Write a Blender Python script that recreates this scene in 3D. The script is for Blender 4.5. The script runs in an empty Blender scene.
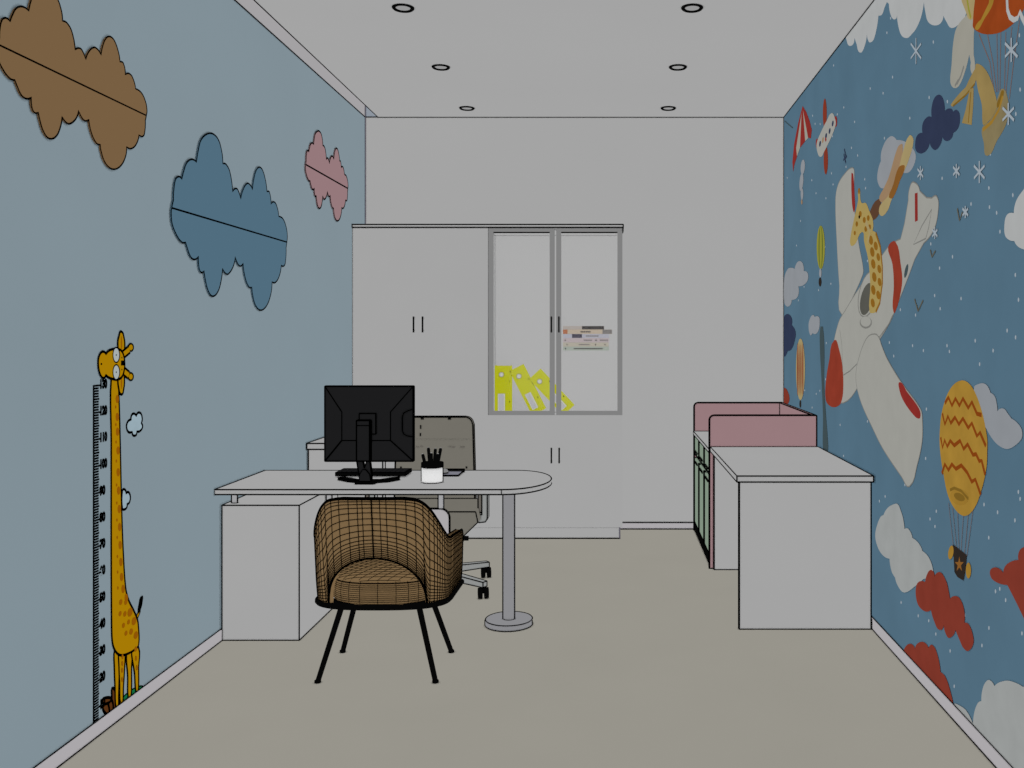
import bpy, math, random
from mathutils import Vector, Matrix
from mathutils.geometry import tessellate_polygon
R = math.radians
random.seed(7)
sc = bpy.context.scene
C = sc.collection

# ------------------------------------------------------------------ camera, world, exposure
XL, XR, YB, ZC, EYE, F = -1.9525, 1.3525, 7.10, 3.251, 1.5, 900.0
YN = -0.6                                    # the room runs past the camera and is open there
cam = bpy.data.cameras.new('camera'); camo = bpy.data.objects.new('camera', cam); C.objects.link(camo)
camo.location = (0, 0, EYE); camo.rotation_euler = (R(90), 0, 0)
cam.sensor_fit = 'HORIZONTAL'; cam.sensor_width = 36.0; cam.lens = 36.0*F/1024
cam.shift_x = -(612.5-512)/1024; cam.shift_y = (339-384)/1024
cam.clip_start = 0.05; cam.clip_end = 60
sc.camera = camo
w = bpy.data.worlds.new('world'); sc.world = w; w.use_nodes = True
w.node_tree.nodes['Background'].inputs[0].default_value = (1, 1, 1, 1)
w.node_tree.nodes['Background'].inputs[1].default_value = 1.0
w.light_settings.distance = 0.012
w.light_settings.ao_factor = 1.0
sc.cycles.use_fast_gi = True
sc.cycles.fast_gi_method = 'REPLACE'
sc.cycles.ao_bounces_render = 1
sc.cycles.ao_bounces = 1
sc.cycles.max_bounces = 8
sc.cycles.use_denoising = True
sc.view_settings.view_transform = 'Standard'; sc.view_settings.look = 'None'
sc.view_settings.gamma = 1.0; sc.view_settings.use_curve_mapping = False
sc.view_settings.exposure = -0.198

# ------------------------------------------------------------------ materials
S = 1.15
def lin(c):
    c = c/255.0
    return c/12.92 if c <= 0.04045 else ((c+0.055)/1.055)**2.4
def mat(name, rgb, noise=0.0, nscale=3.0, rough=1.0, spec=0.0, metal=0.0, exact=False):
    m = bpy.data.materials.new(name); m.use_nodes = True
    nt = m.node_tree; b = nt.nodes['Principled BSDF']
    k = 1.0 if exact else S
    col = tuple(min(.96, lin(c)*k) for c in rgb)
    b.inputs['Base Color'].default_value = (*col, 1)
    b.inputs['Roughness'].default_value = rough
    b.inputs['Specular IOR Level'].default_value = spec
    b.inputs['Metallic'].default_value = metal
    if noise:
        tc = nt.nodes.new('ShaderNodeTexCoord'); n = nt.nodes.new('ShaderNodeTexNoise')
        n.inputs['Scale'].default_value = nscale; n.inputs['Detail'].default_value = 5
        r = nt.nodes.new('ShaderNodeMapRange')
        r.inputs['From Min'].default_value = .3; r.inputs['From Max'].default_value = .7
        r.inputs['To Min'].default_value = 1-noise; r.inputs['To Max'].default_value = 1+noise
        mx = nt.nodes.new('ShaderNodeVectorMath'); mx.operation = 'SCALE'
        mx.inputs[0].default_value = col
        nt.links.new(tc.outputs['Object'], n.inputs['Vector'])
        nt.links.new(n.outputs['Fac'], r.inputs['Value'])
        nt.links.new(r.outputs['Result'], mx.inputs['Scale'])
        nt.links.new(mx.outputs[0], b.inputs['Base Color'])
    return m
M = {}
def mk(name, *a, **k): M[name] = mat(name, *a, **k)
mk('line', (0, 0, 0)); mk('white', (163, 163, 163), .01, 2); mk('ceiling_paint', (164, 164, 164), .008, 1.2)
mk('wall_white', (164, 164, 164), .008, 1.2); mk('blue_paint', (128, 143, 151), .012, 1.5)
mk('floor_vinyl', (151, 148, 139), .012, 2.0); mk('skirting', (170, 167, 170)); mk('grey_line', (95, 92, 102))
mk('slot_blue', (140, 148, 158)); mk('trim_grey', (163, 161, 163))
mk('steel', (138, 138, 140)); mk('light_steel', (160, 160, 162)); mk('base_grey', (137, 137, 140))
mk('pink', (150, 121, 124), .015, 4); mk('frame_grey', (128, 128, 128)); mk('inner_white', (169, 169, 169))
mk('yellow', (176, 178, 16)); mk('ring_white', (190, 190, 180)); mk('tag_grey', (170, 170, 172)); mk('black', (28, 28, 29))
mk('jet', (7, 7, 7)); mk('screen', (14, 14, 18), rough=.3, spec=.4); mk('tan_fabric', (122, 99, 69), .03, 30)
mk('taupe', (114, 111, 103), .02, 10); mk('taupe_line', (124, 121, 113)); mk('taupe_dark', (103, 99, 93)); mk('arm_grey', (142, 144, 143))
mk('cup_metal', (228, 228, 228), rough=.25, spec=.5)
mk('green', (128, 144, 128)); mk('mauve_pad', (122, 122, 132)); mk('pen_tip', (150, 150, 150))
mk('brown_cloud', (120, 95, 66)); mk('blue_cloud', (80, 109, 127)); mk('pink_cloud', (149, 120, 123))
mk('lens', (150, 150, 150))
def glass(name):
    m = bpy.data.materials.new(name); m.use_nodes = True; nt = m.node_tree; nt.nodes.clear()
    o = nt.nodes.new('ShaderNodeOutputMaterial'); t = nt.nodes.new('ShaderNodeBsdfTransparent')
    g = nt.nodes.new('ShaderNodeBsdfGlossy'); x = nt.nodes.new('ShaderNodeMixShader'); x.inputs[0].default_value = .03
    g.inputs['Roughness'].default_value = .15
    nt.links.new(t.outputs[0], x.inputs[1]); nt.links.new(g.outputs[0], x.inputs[2]); nt.links.new(x.outputs[0], o.inputs[0])
    M[name] = m
glass('glass')

# ------------------------------------------------------------------ mesh builder
class MB:
    def __init__(s): s.v = []; s.f = []; s.mi = []; s.mats = []; s.sm = []
    def add(s, vs, fs, m, smooth=False):
        if m not in s.mats: s.mats.append(m)
        k = len(s.v); s.v += [tuple(v) for v in vs]
        for f in fs: s.f.append([k+i for i in f]); s.mi.append(s.mats.index(m)); s.sm.append(smooth)
    def seg(s, p, q, r, m='line', n=4, r2=None, smooth=False, cap=True):
        p = Vector(p); q = Vector(q); d = q-p
        if d.length < 1e-7: return
        r2 = r if r2 is None else r2
        d.normalize(); a = d.orthogonal().normalized() if abs(d.z) > .99 or abs(d.z) < .01 else d.cross(Vector((0, 0, 1))).normalized()
        b = d.cross(a)
        vs = []
        for c, rr in ((p, r), (q, r2)):
            for i in range(n):
                t = 2*math.pi*(i+.5)/n; vs.append(c+a*math.cos(t)*rr+b*math.sin(t)*rr)
        fs = [[i, (i+1) % n, n+(i+1) % n, n+i] for i in range(n)]
        s.add(vs, fs, m, smooth)
        if cap: s.add(vs, [list(range(n))[::-1], list(range(n, 2*n))], m)
    def path(s, pts, r, m='line', closed=False, n=4, smooth=False):
        k = len(pts)
        for i in range(k if closed else k-1): s.seg(pts[i], pts[(i+1) % k], r, m, n, smooth=smooth)
    def box(s, x0, x1, y0, y1, z0, z1, m, lw=0):
        vs = [(x, y, z) for x in (x0, x1) for y in (y0, y1) for z in (z0, z1)]
        s.add(vs, [[0, 1, 3, 2], [4, 6, 7, 5], [0, 4, 5, 1], [2, 3, 7, 6], [0, 2, 6, 4], [1, 5, 7, 3]], m)
        if lw:
            for i, j in ((0, 1), (2, 3), (4, 5), (6, 7), (0, 2), (1, 3), (4, 6), (5, 7), (0, 4), (1, 5), (2, 6), (3, 7)):
                s.seg(vs[i], vs[j], lw)
    def prism(s, pts, d, m, lw=0, smooth=False):          # pts: planar 3D outline, d: extrusion vector
        d = Vector(d); a = [Vector(p) for p in pts]; n = len(a); b = [p+d for p in a]
        tri = tessellate_polygon([a])
        s.add(a+b, [[i, (i+1) % n, n+(i+1) % n, n+i] for i in range(n)], m, smooth)
        s.add(a+b, [list(t) for t in tri]+[[n+i for i in t][::-1] for t in tri], m)
        if lw: s.path(a, lw, closed=True); s.path(b, lw, closed=True)
    def lathe(s, c, prof, m, n=32, smooth=True):
        vs = []; fs = []
        for r, z in prof:
            for i in range(n):
                t = 2*math.pi*i/n; vs.append((c[0]+r*math.cos(t), c[1]+r*math.sin(t), c[2]+z))
        for k in range(len(prof)-1):
            for i in range(n): fs.append([k*n+i, k*n+(i+1) % n, (k+1)*n+(i+1) % n, (k+1)*n+i])
        s.add(vs, fs, m, smooth)
        s.add(vs, [list(range(n))[::-1], list(range((len(prof)-1)*n, len(prof)*n))], m)
    def ring(s, c, r, lw, m='line', n=40):
        s.path([(c[0]+r*math.cos(2*math.pi*i/n), c[1]+r*math.sin(2*math.pi*i/n), c[2]) for i in range(n)], lw, m, True)
    def build(s, name, parent=None, loc=(0, 0, 0)):
        me = bpy.data.meshes.new(name)
        off = Vector(loc)
        me.from_pydata([tuple(Vector(v)-off) for v in s.v], [], s.f)
        for m in s.mats: me.materials.append(M[m])
        me.polygons.foreach_set('material_index', s.mi); me.polygons.foreach_set('use_smooth', s.sm)
        me.update()
        o = bpy.data.objects.new(name, me); C.objects.link(o)
        if parent is not None:
            o.parent = parent; o.location = off-world_loc(parent)
        else: o.location = off
        return o
def world_loc(o):
    v = Vector((0, 0, 0))
    while o is not None: v += o.location; o = o.parent
    return v
def thing(name, label, cat, loc, group=None):
    o = bpy.data.objects.new(name, None); C.objects.link(o); o.location = loc; o.empty_display_size = .05
    return tag(o, label, cat, group)
def tag(o, label, cat, group=None):
    o['label'] = label; o['category'] = cat
    if group: o['group'] = group
    return o
def struct(o): o['kind'] = 'structure'; return o
def LW(y, px=.62): return px*y/F

# ------------------------------------------------------------------ room shell
b = MB(); b.box(XL-.1, XR+.1, YN, YB+.1, -.1, 0, 'floor_vinyl'); struct(b.build('floor'))
b = MB(); b.box(-1.852, XR+.1, YN, YB+.1, ZC, ZC+.1, 'ceiling_paint')
b.box(XL-.1, -1.852, YN, YB+.1, ZC+.36, ZC+.46, 'ceiling_paint'); b.box(-1.852, -1.80, YN, YB+.1, ZC+.1, ZC+.46, 'ceiling_paint')
struct(b.build('ceiling'))
b = MB(); b.box(XL-.1, XL, YN, YB+.1, 0, ZC, 'blue_paint'); struct(b.build('wall_left'))
b = MB(); b.box(XR+.002, XR+.1, YN, YB+.1, 0, ZC, 'wall_white'); struct(b.build('wall_right'))
b = MB(); b.box(XL, XR+.002, YB, YB+.1, 0, ZC, 'wall_white'); struct(b.build('wall_back'))
# the recess above the blue wall, with its pale face and black drawn edge lines
b = MB(); b.box(XL-.1, XL, YN, YB+.1, ZC, ZC+.36, 'trim_grey')
b.seg((XL+.002, YN, ZC), (XL+.002, YB, ZC), .0042); struct(b.build('trim_1'))
b = MB(); b.box(XL, -1.852, YB, YB+.1, ZC, ZC+.36, 'slot_blue'); b.seg((XL, YB-.002, ZC), (-1.852, YB-.002, ZC), .004); struct(b.build('trim_2'))
b = MB(); b.seg((-1.852, YN, ZC), (-1.852, YB, ZC), .0042); struct(b.build('trim_3'))
b = MB(); b.seg((-1.852, YB-.002, ZC), (XR, YB-.002, ZC), .005); struct(b.build('trim_4'))
b = MB(); b.seg((XR, YN, ZC), (XR, YB, ZC), .0042); struct(b.build('trim_5'))
b = MB(); b.seg((XL+.002, YB-.002, 0), (XL+.002, YB-.002, ZC+.3), .006, 'grey_line'); struct(b.build('trim_6'))
b = MB(); b.seg((XR-.001, YB-.001, 0), (XR-.001, YB-.001, ZC), .0035); struct(b.build('trim_7'))
BH, BT = .054, .011
b = MB(); b.box(XL, XL+BT, YN, YB, 0, BH, 'skirting')
b.seg((XL+BT, YN, 0.001), (XL+BT, YB, 0.001), .0031); b.seg((XL+.002, YN, BH), (XL+.002, YB, BH), .0031); struct(b.build('baseboard_left'))
b = MB(); b.box(XR-BT, XR, YN, YB, 0, BH, 'skirting')
b.seg((XR-BT, YN, 0.001), (XR-BT, YB, 0.001), .0031); b.seg((XR-.002, YN, BH), (XR-.002, YB, BH), .0031); struct(b.build('baseboard_right'))
b = MB(); b.box(XL+BT, XR-BT, YB-BT, YB, 0, BH, 'skirting')
b.seg((XL, YB-BT-.003, 0.004), (XR, YB-BT-.003, 0.004), .0045); b.seg((XL, YB-BT, BH), (XR, YB-BT, BH), .0045); struct(b.build('baseboard_back'))

# ------------------------------------------------------------------ flat art on the side walls
def wallpt(side, px, py, off=0.0):
    X = XL if side == 'L' else XR
    k = (px-612.5)
    Y = X*F/k
    z = EYE-(py-339)*Y/F
    return Vector((X+(off if side == 'L' else -off), Y, z))
def smooth_outline(P, n=5, cusp=True):
    """P: list of 2D points, closed; concave corners stay sharp, the rest is rounded."""
    m = len(P); A = sum(P[i][0]*P[(i+1) % m][1]-P[(i+1) % m][0]*P[i][1] for i in range(m))
    sg = 1 if A > 0 else -1
    V2 = [Vector(p) for p in P]; conc = []
    for i in range(m):
        a = V2[i]-V2[i-1]; c = V2[(i+1) % m]-V2[i]
        cr = (a.x*c.y-a.y*c.x)*sg
        conc.append(cusp and cr < -.05*a.length*c.length)
    out = []
    for i in range(m):
        p0, p1 = V2[i], V2[(i+1) % m]; pm, pn = V2[i-1], V2[(i+2) % m]; L = (p1-p0).length
        def tang(a, c):
            d = c-a
            return d.normalized()*L if d.length > 1e-9 else Vector((0, 0))
        t1 = tang(pm, p1) if not conc[(i+1) % m] else None
        t0 = tang(pm, p1) if not conc[i] else None
        t1 = tang(p0, pn) if not conc[(i+1) % m] else None
        ch = p1-p0
        if t0 is None and t1 is None: t0 = t1 = ch
        elif t0 is None: t0 = 2*ch-t1 if (2*ch-t1).length > .1*L else ch
        elif t1 is None: t1 = 2*ch-t0 if (2*ch-t0).length > .1*L else ch
        for k in range(n):
            s = k/n; h00 = 2*s**3-3*s*s+1; h10 = s**3-2*s*s+s; h01 = -2*s**3+3*s*s; h11 = s**3-s*s
            out.append(tuple(p0*h00+t0*h10+p1*h01+t1*h11))
    return out
def ribbon(b, pts, wd, nrm, m='line', closed=True):
    nrm = Vector(nrm); n = len(pts); vs = []; fs = []
    for i in range(n):
        a = pts[i-1] if (closed or i) else pts[i]; c = pts[(i+1) % n] if (closed or i < n-1) else pts[i]
        t = (c-a)
        t = t.normalized() if t.length > 1e-9 else Vector((0, 0, 1))
        s = nrm.cross(t)*wd/2
        vs += [pts[i]+s, pts[i]-s]
    for i in range(n if closed else n-1):
        j = (i+1) % n; fs.append([2*i, 2*i+1, 2*j+1, 2*j])
    b.add(vs, fs, m)
class Art:
    """coloured shapes printed on one side wall, each a hair in front of the one before"""
    def __init__(s, side, off0=.0, step=.00002): s.side = side; s.b = MB(); s.o = off0; s.step = step; s.n = (1, 0, 0) if side == 'L' else (-1, 0, 0)
    def P(s, pts, off):
        out = []
        for x, y in pts:
            p = wallpt(s.side, x, y, off); p.z = min(max(p.z, .0), ZC-.001); p.y = min(p.y, YB-.001); out.append(p)
        return out
    def poly(s, pts, m, smooth=True, cusp=True, line=0, lm='line', n=4):
        s.o += s.step
        if smooth: pts = smooth_outline(pts, n, cusp)
        P = s.P(pts, s.o)
        tri = tessellate_polygon([P]); s.b.add(P, [list(t) for t in tri], m)
        if line:
            s.o += s.step; ribbon(s.b, [p+Vector(s.n)*s.step for p in P], line, s.n, lm)
    def ell(s, cx, cy, rx, ry, m, rot=0, line=0, n=20):
        c, q = math.cos(R(rot)), math.sin(R(rot))
        s.poly([(cx+rx*math.cos(t)*c-ry*math.sin(t)*q, cy+rx*math.cos(t)*q+ry*math.sin(t)*c) for t in [2*math.pi*i/n for i in range(n)]], m, smooth=False, line=line)
    def stroke(s, pts, wd, m='line', closed=False):
        s.o += s.step; ribbon(s.b, s.P(pts, s.o), wd, s.n, m, closed)

# --- three raised cloud panels on the blue wall
cl = [(40,327),(47,295),(48,260),(55,215),(67,203),(80,213),(88,180),(100,148),(118,135),(138,146),(145,100),(158,55),(190,32),(220,50),(237,100),(242,152),(255,155),(270,185),(281,263),(295,250),(305,264),(313,291),(322,255),(338,230),(350,236),(359,255),(365,210),(375,176),(387,166),(400,180),(412,225),(416,262),(426,264),(432,312),(445,303),(456,322),(463,360),(480,370),(493,405),(497,440),(495,461),(492,484),(490,535),(484,555),(473,553),(465,595),(450,620),(436,618),(432,665),(415,712),(392,730),(372,712),(360,670),(357,640),(345,638),(330,600),(322,545),(312,556),(303,550),(291,520),(282,560),(262,588),(250,582),(241,565),(235,615),(222,658),(202,675),(185,655),(173,610),(168,576),(155,580),(147,555),(146,518),(130,530),(115,520),(100,480),(95,463),(80,462),(60,435),(42,390),(38,345)]
base = []
for x, y in smooth_outline([(160+x/3.936, 125+y/3.94) for x, y in cl], 4):
    p = wallpt('L', x, y); base.append((p.y, p.z))
def cloud_panel(y0, z0, k, m, label, lw):
    b = MB(); T = .006
    pts = [Vector((XL+.0004, y0+(y-3.971)*k, z0+(z-2.079)*k)) for y, z in base]
    b.prism(pts, (T, 0, 0), m)
    ribbon(b, [p+Vector((T+.0006, 0, 0)) for p in pts], lw*2, (1, 0, 0))
    ys = [p.y for p in pts]
    ribbon(b, [Vector((XL+T+.0008, min(ys)+.002, z0)), Vector((XL+T+.0008, max(ys)-.002, z0))], lw*2, (1, 0, 0), closed=False)
    o = b.build('cloud_panel', loc=(XL, y0, z0)); tag(o, label, 'wall panel')
cloud_panel(3.971, 2.079, 1.0, 'blue_cloud', 'slate blue cloud-shaped wall panel with a black seam across its middle', .0042)
cloud_panel(2.845, 2.433, .648, 'brown_cloud', 'brown cloud-shaped wall panel high on the blue wall near the ceiling', .0032)
cloud_panel(5.706, 2.607, .648, 'pink_cloud', 'small dusty pink cloud-shaped wall panel above the white cabinet end', .0055)

# --- giraffe height chart sticker
mk('giraffe_body', (166, 122, 4)); mk('giraffe_spot', (142, 84, 6)); mk('eye_white', (165, 172, 172)); mk('grass_green', (20, 105, 62))
mk('twig_brown', (86, 50, 22)); mk('sticker_cloud', (148, 168, 178), .06, 20)
chart = thing('height_chart', 'giraffe height chart sticker with black ruler marks on the blue wall', 'wall sticker', (XL, 3.45, BH))
def zz(l, ox, oy, s): return [(ox+x/s, oy+y/s) for x, y in l]
a = Art('L', .0004)
a.poly(zz([(165,640),(195,575),(255,525),(300,508),(318,518),(400,470),(430,470),(430,560),(165,700)], 90, 600, 5.91)[:5]+[(140,693),(118,709)], 'grass_green', line=.006)
a.b.build('grass', chart)
a = Art('L', .0006)
for l in ([(135,520),(128,560),(135,640),(150,640),(152,570)], [(115,590),(108,660),(120,680),(135,650),(132,600)], [(85,590),(75,640),(92,672),(112,676),(105,610)], [(70,600),(85,580),(125,585),(90,615)]):
    a.poly(zz(l, 90, 600, 5.91), 'twig_brown', line=.012)
a.b.build('shrub', chart)
a = Art('L', .0008)
LWG = .0105
for l in ([(145,290),(170,290),(172,420),(168,560),(165,640),(152,640),(147,520),(143,400)], [(172,280),(203,285),(202,420),(196,520),(192,610),(178,615),(174,500),(170,400)],
          [(216,310),(244,305),(244,400),(241,580),(225,585),(222,450)], [(246,290),(286,280),(286,400),(284,545),(271,550),(262,430)]):
    a.poly(zz(l, 90, 600, 5.91), 'giraffe_body', line=LWG, cusp=False)
a.stroke([(136.5,618),(139,612),(140,604)], .022); a.stroke([(136.5,618),(139,612),(140,604)], .009, 'giraffe_body')
a.poly([(141.8,595.5),(142.3,603),(140,611),(137.8,613.5),(138.3,605)], 'line')
a.poly([(111.2,376),(117,376),(118.6,395),(119.9,440),(120.8,482),(121.6,515),(123,552),(125.4,588),(128.5,600.5),(133,609.5),(136.6,617.8),(138,624),(138.4,645),(134,650),(128,653.5),(122,655.3),(118,654.3),(114.5,650),(112.3,643),(111.5,630),(111.1,560),(111.1,440)], 'giraffe_body', cusp=False, line=LWG)
for x, y in ((117,399),(117,417),(117.3,431.7),(117.8,450.5),(117.9,472.3),(118.3,490.6),(119,509),(119.4,527),(119.9,545),(120.6,562),(121.3,577),(122.8,589),(126,598)): a.ell(x, y, 1.7, 4.2, 'giraffe_spot')
for i, y in enumerate((407,424.5,442,461,485,503,520,537.5,556.5,572,588)): a.ell(115.4+i*.22, y, .7, 1.6, 'giraffe_spot')
for x, y, r in ((210,12,9),(235,72,14),(258,125,13),(269,208,12),(176,80,8),(204,82,9),(226,130,8),(196,150,8),(241,187,10),(211,196,8),(180,12,9),(268,290,8)): a.ell(90+x/5.91, 600+y/5.91, r/5.91, r*1.9/5.91, 'giraffe_spot', rot=12)
for x, y in ((190,335),(189,375),(188,415),(188,470),(270,345),(275,400)): a.ell(90+x/5.91, 600+y/5.91, .9, 2.6, 'giraffe_spot')
for l in ([(120.8,331.5),(123.6,338),(124.3,346),(122.8,353),(119,353),(117.4,343),(118.6,336)], [(117.5,378),(120,371),(123,373),(124,381),(123.2,389),(121,394.5),(118.4,389)]):
    a.poly(l, 'giraffe_body', cusp=False, line=LWG)
a.ell(121, 343, .7, 7, 'giraffe_spot'); a.ell(121, 383, .7, 6, 'giraffe_spot')
for p, q, e in (((121,356),(129,349.3),(130.4,347.4)), ((121,369),(128.4,375.4),(130.3,376.6))):
    a.stroke([p, q], .038); a.ell(*e, 3.1, 4.6, 'line'); a.stroke([p, q], .019, 'giraffe_body'); a.ell(*e, 1.9, 2.8, 'giraffe_body')
a.poly([(97.7,364),(98.2,357.5),(100.2,353),(102.8,351.6),(105.5,354),(108.5,350.6),(114,349),(120,350),(123,355),(124.2,363.5),(123.5,371),(121.3,377),(117,379.6),(112,378.9),(108,377.4),(105.3,375),(103.5,378),(101.3,377.3),(98.8,372)], 'giraffe_body', line=LWG)
for y in (355, 372.2): a.ell(115.7, y, 3.8, 8.2, 'line'); a.ell(115.7, y, 2.9, 6.8, 'eye_white'); a.ell(115.7, y, .5, .9, 'line')
a.ell(100.8, 364, .8, 1.1, 'line'); a.stroke([(120.4,363),(124,363)], .02); a.ell(121.3, 357.6, .5, .8, 'line'); a.ell(121.3, 369.6, .5, .8, 'line')
a.b.build('giraffe', chart)
a = Art('L', .0006)
a.poly([(122.3,490),(124.6,489.5),(126,493.3),(128.4,492.3),(130.2,496.8),(129.2,502.5),(127,504),(125.8,508.6),(122.3,509)], 'sticker_cloud', line=LWG)
a.b.build('cloud_sticker', chart)
a = Art('L', .0006)
a.poly([(126.4,426.5),(127.8,421.5),(131,419.5),(131.6,415),(134,413.6),(136,416),(139.5,412.6),(142,417.5),(141.2,423),(142.4,427),(139.9,431),(136.8,431.5),(134.4,435.8),(132,432),(128.2,431.8)], 'sticker_cloud', line=LWG)
a.b.build('cloud_sticker', chart)
b = MB(); y0 = wallpt('L', 92.8, 400).y; y1 = wallpt('L', 98.4, 400).y; y2 = wallpt('L', 100.5, 400).y; n = 0
b.box(XL, XL+.0012, y0, y0+.009, .057, 1.324, 'line')
for i in range(4, 131):
    z = i*.01018
    b.box(XL, XL+.0014, y0, y2 if i % 10 == 0 else y1, z-.0033, z+.0033, 'line')
    if i % 5 == 0 and i % 10: b.box(XL, XL+.0014, y0, y1+.004, z-.003, z+.003, 'line')
b.build('ruler', chart)
def text_obj(txt, size, bold, m):
    cu = bpy.data.curves.new('number', 'FONT'); cu.body = txt; cu.size = size; cu.align_x = 'LEFT'; cu.align_y = 'CENTER'; cu.offset = bold; cu.extrude = .0004
    t = bpy.data.objects.new('tmp', cu); C.objects.link(t); bpy.context.view_layer.update()
    me = bpy.data.meshes.new_from_object(t.evaluated_get(bpy.context.evaluated_depsgraph_get()))
    bpy.data.objects.remove(t); me.materials.clear(); me.materials.append(M[m]); return me
for i in range(1, 14):
    me = text_obj(str(i*10), .046, .0028, 'line')
    # lay the glyphs onto the wall: local x runs along +Y, local y up
    me.transform(Matrix(((0, 0, 1, 0), (1, 0, 0, 0), (0, 1, 0, 0), (0, 0, 0, 1))))
    me.transform(Matrix.Scale(.80, 4, (0, 1, 0)) if i < 10 else Matrix.Scale(.72, 4, (0, 1, 0)))
    o = bpy.data.objects.new('number', me); C.objects.link(o); o.parent = chart
    o.location = Vector((XL+.0012, y2-.007, i*.1018+.003))-chart.location

# --- painted mural on the right wall
for nm, c, nz in (('sky', (80,108,126), .05), ('cl_white', (166,168,168), .03), ('cl_grey', (137,141,146), .03), ('cream', (150,148,138), .03), ('orange', (138,62,26), .12),
                  ('ochre', (150,115,45), .1), ('rope', (112,92,88), 0), ('horn', (142,122,76), .1), ('basket', (128,116,84), .12), ('navy', (46,54,77), .06),
                  ('plane', (153,153,147), .02), ('red', (132,44,40), .06), ('nose', (134,54,39), .1), ('scarf_a', (148,122,94), .05), ('scarf_b', (128,86,40), .05), ('scarf_c', (158,142,100), .04),
                  ('knot', (88,62,46), .05), ('cockpit', (84,84,78), .05), ('gir_a', (160,140,84), .04), ('gir_b', (132,92,30), .06), ('prop', (62,76,80), .03), ('rust', (125,52,36), .05),
                  ('greeny', (138,136,52), .05), ('green2', (88,98,42), .03), ('yellowb', (157,122,50), .10), ('zig', (127,62,18), .05), ('basket2', (44,38,34), .05), ('redcl', (123,53,41), .06),
                  ('snow', (150,160,168), 0), ('thin', (118,118,114), 0), ('cl_low', (150,153,152), .04), ('dk', (120,92,34), .05), ('bird', (92,88,74), 0)):
    mk('mural_'+nm, c, nz, 9 if nm != 'sky' else 2.5)
a = Art('R', .0, .000015)
a.b.add([(XR+.0015, YN, 0), (XR+.0015, YB, 0), (XR+.0015, YB, ZC), (XR+.0015, YN, ZC), (XR, YN, 0), (XR, YB, 0), (XR, YB, ZC), (XR, YN, ZC)], [[4, 5, 6, 7], [3, 2, 1, 0]], 'mural_sky')
a.b.mats[0] = 'mural_sky'
U = lambda nm: 'mural_'+nm
def snow(x, y):
    a.o -= a.step; a.ell(x, y, .6*(x-612.5)/300, 1.7*(x-612.5)/300, U('snow'), n=8)
a.o = .0004
for i in range(170):
    x = 787+237*(random.random()**.8); t = random.random(); lo = 339-1.27*(x-612.5); hi = 339+1.03*(x-612.5); y = max(lo, 0)+(min(hi, 768)-max(lo, 0))*t
    snow(x, y)
ceil = lambda x: 339-1.2946*(x-612.5)
a.poly([(846,38),(850,46),(854.6,38),(856.6,44),(860,52.7),(864.4,47),(867,34),(869,42),(871.5,42),(874,39),(877,27),(878.5,15.6),(882,14.6),(884.5,8),(887,2),(889,4),(891,15.6),(894.7,19.5),(897,14.6),(898.6,27),(902,36),(907.4,38),(912,34),(916,29),(921,17.6),(924,2),(925.4,12),(928,21.5),(933.8,25.4),(940.6,23.4),(943.5,15.6),(946.4,21.5),(951.3,28),(959,24.4),(965,17.6),(968,0),(972,-60),(975,ceil(975)),(930,ceil(930)),(890,ceil(890)),(860,ceil(860)),(846,ceil(846))], U('cl_white'))
a.poly([(890,136.5),(896.8,140),(905.9,142),(913.7,149.5),(915.8,158.6),(909.8,171.6),(901,172),(892.9,179),(887,182),(882.5,188.5),(877.8,182),(877.8,171.6),(881,161),(882.5,148)], U('cl_grey'))
a.poly([(957,27),(953.3,43),(951.7,64.5),(950.4,82),(953.9,88),(959,86),(965,72),(969.3,54.7),(970.9,62.5),(972.4,75),(975,70),(973.8,54.7),(974,33),(975,10),(967,15)], U('cream'))
a.stroke([(957,84),(961,76),(964,66)], .012, U('thin')); a.stroke([(955,86),(958.5,80)], .012, U('thin'))
a.poly([(962,-8),(978,-8),(975,12),(971,20),(966,12)], U('scarf_c')); a.stroke([(967,-2),(969,10),(971,18)], .012, U('greeny'))
for p in ([(979,34),(990,62),(994,90)], [(987.5,34),(993,62),(996.5,92)], [(997,32),(998,92)], [(1001,30),(1000,92)], [(1006,32),(1004.5,90)], [(1012,27),(1009,60),(1006,94)], [(1019.7,20),(1014,60),(1009.5,99)]): a.stroke(p, .0055, U('rope'))
a.poly([(972.8,25.4),(976.7,31),(986.5,34.3),(1000,32.5),(1012,25),(1021.6,13.7),(1032,-12),(1040,-60),(1036,-120),(1010,-140),(988,-100),(979,-30)], U('orange'), cusp=False)
a.poly([(975,28),(981,19.5),(989,3),(993,-20),(996,-20),(993,4),(984,20),(978,30)], U('ochre'))
a.stroke([(1007,-4),(1007.6,9.8),(1010,17),(1014,20),(1018,18),(1020,12),(1022,17),(1026,25)], .018, U('cl_white'))
a.poly([(951,104.5),(953,106.5),(966,96),(974.8,84),(977.7,67.4),(975,69),(966,87)], U('horn')); a.stroke([(953,106),(966,95),(974.8,84)], .008, U('dk'))
a.poly([(969.9,88.9),(973.8,88),(973.4,105),(971.8,125),(962,123),(966,109)], U('horn'), smooth=False); a.stroke([(971,92),(968.5,123)], .008, U('dk'))
a.poly([(996,105),(998.5,96),(1003,88.5),(1007.6,97),(1008.8,109),(1006,125),(997,141),(987.5,156),(984,143),(982,129),(989,122)], U('basket'))
a.poly([(997,104),(1000,96),(1003,90),(1003.6,96),(998,108)], U('dk'))
a.poly([(975.7,64.5),(981.6,65.4),(988.4,74),(994.3,90),(997,106),(992,117),(984,125),(982.6,121),(982,105),(977.7,88)], U('horn'), cusp=False)
a.stroke([(983,130),(992,122),(999,110),(1003,96)], .014, U('ochre'))
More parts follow.
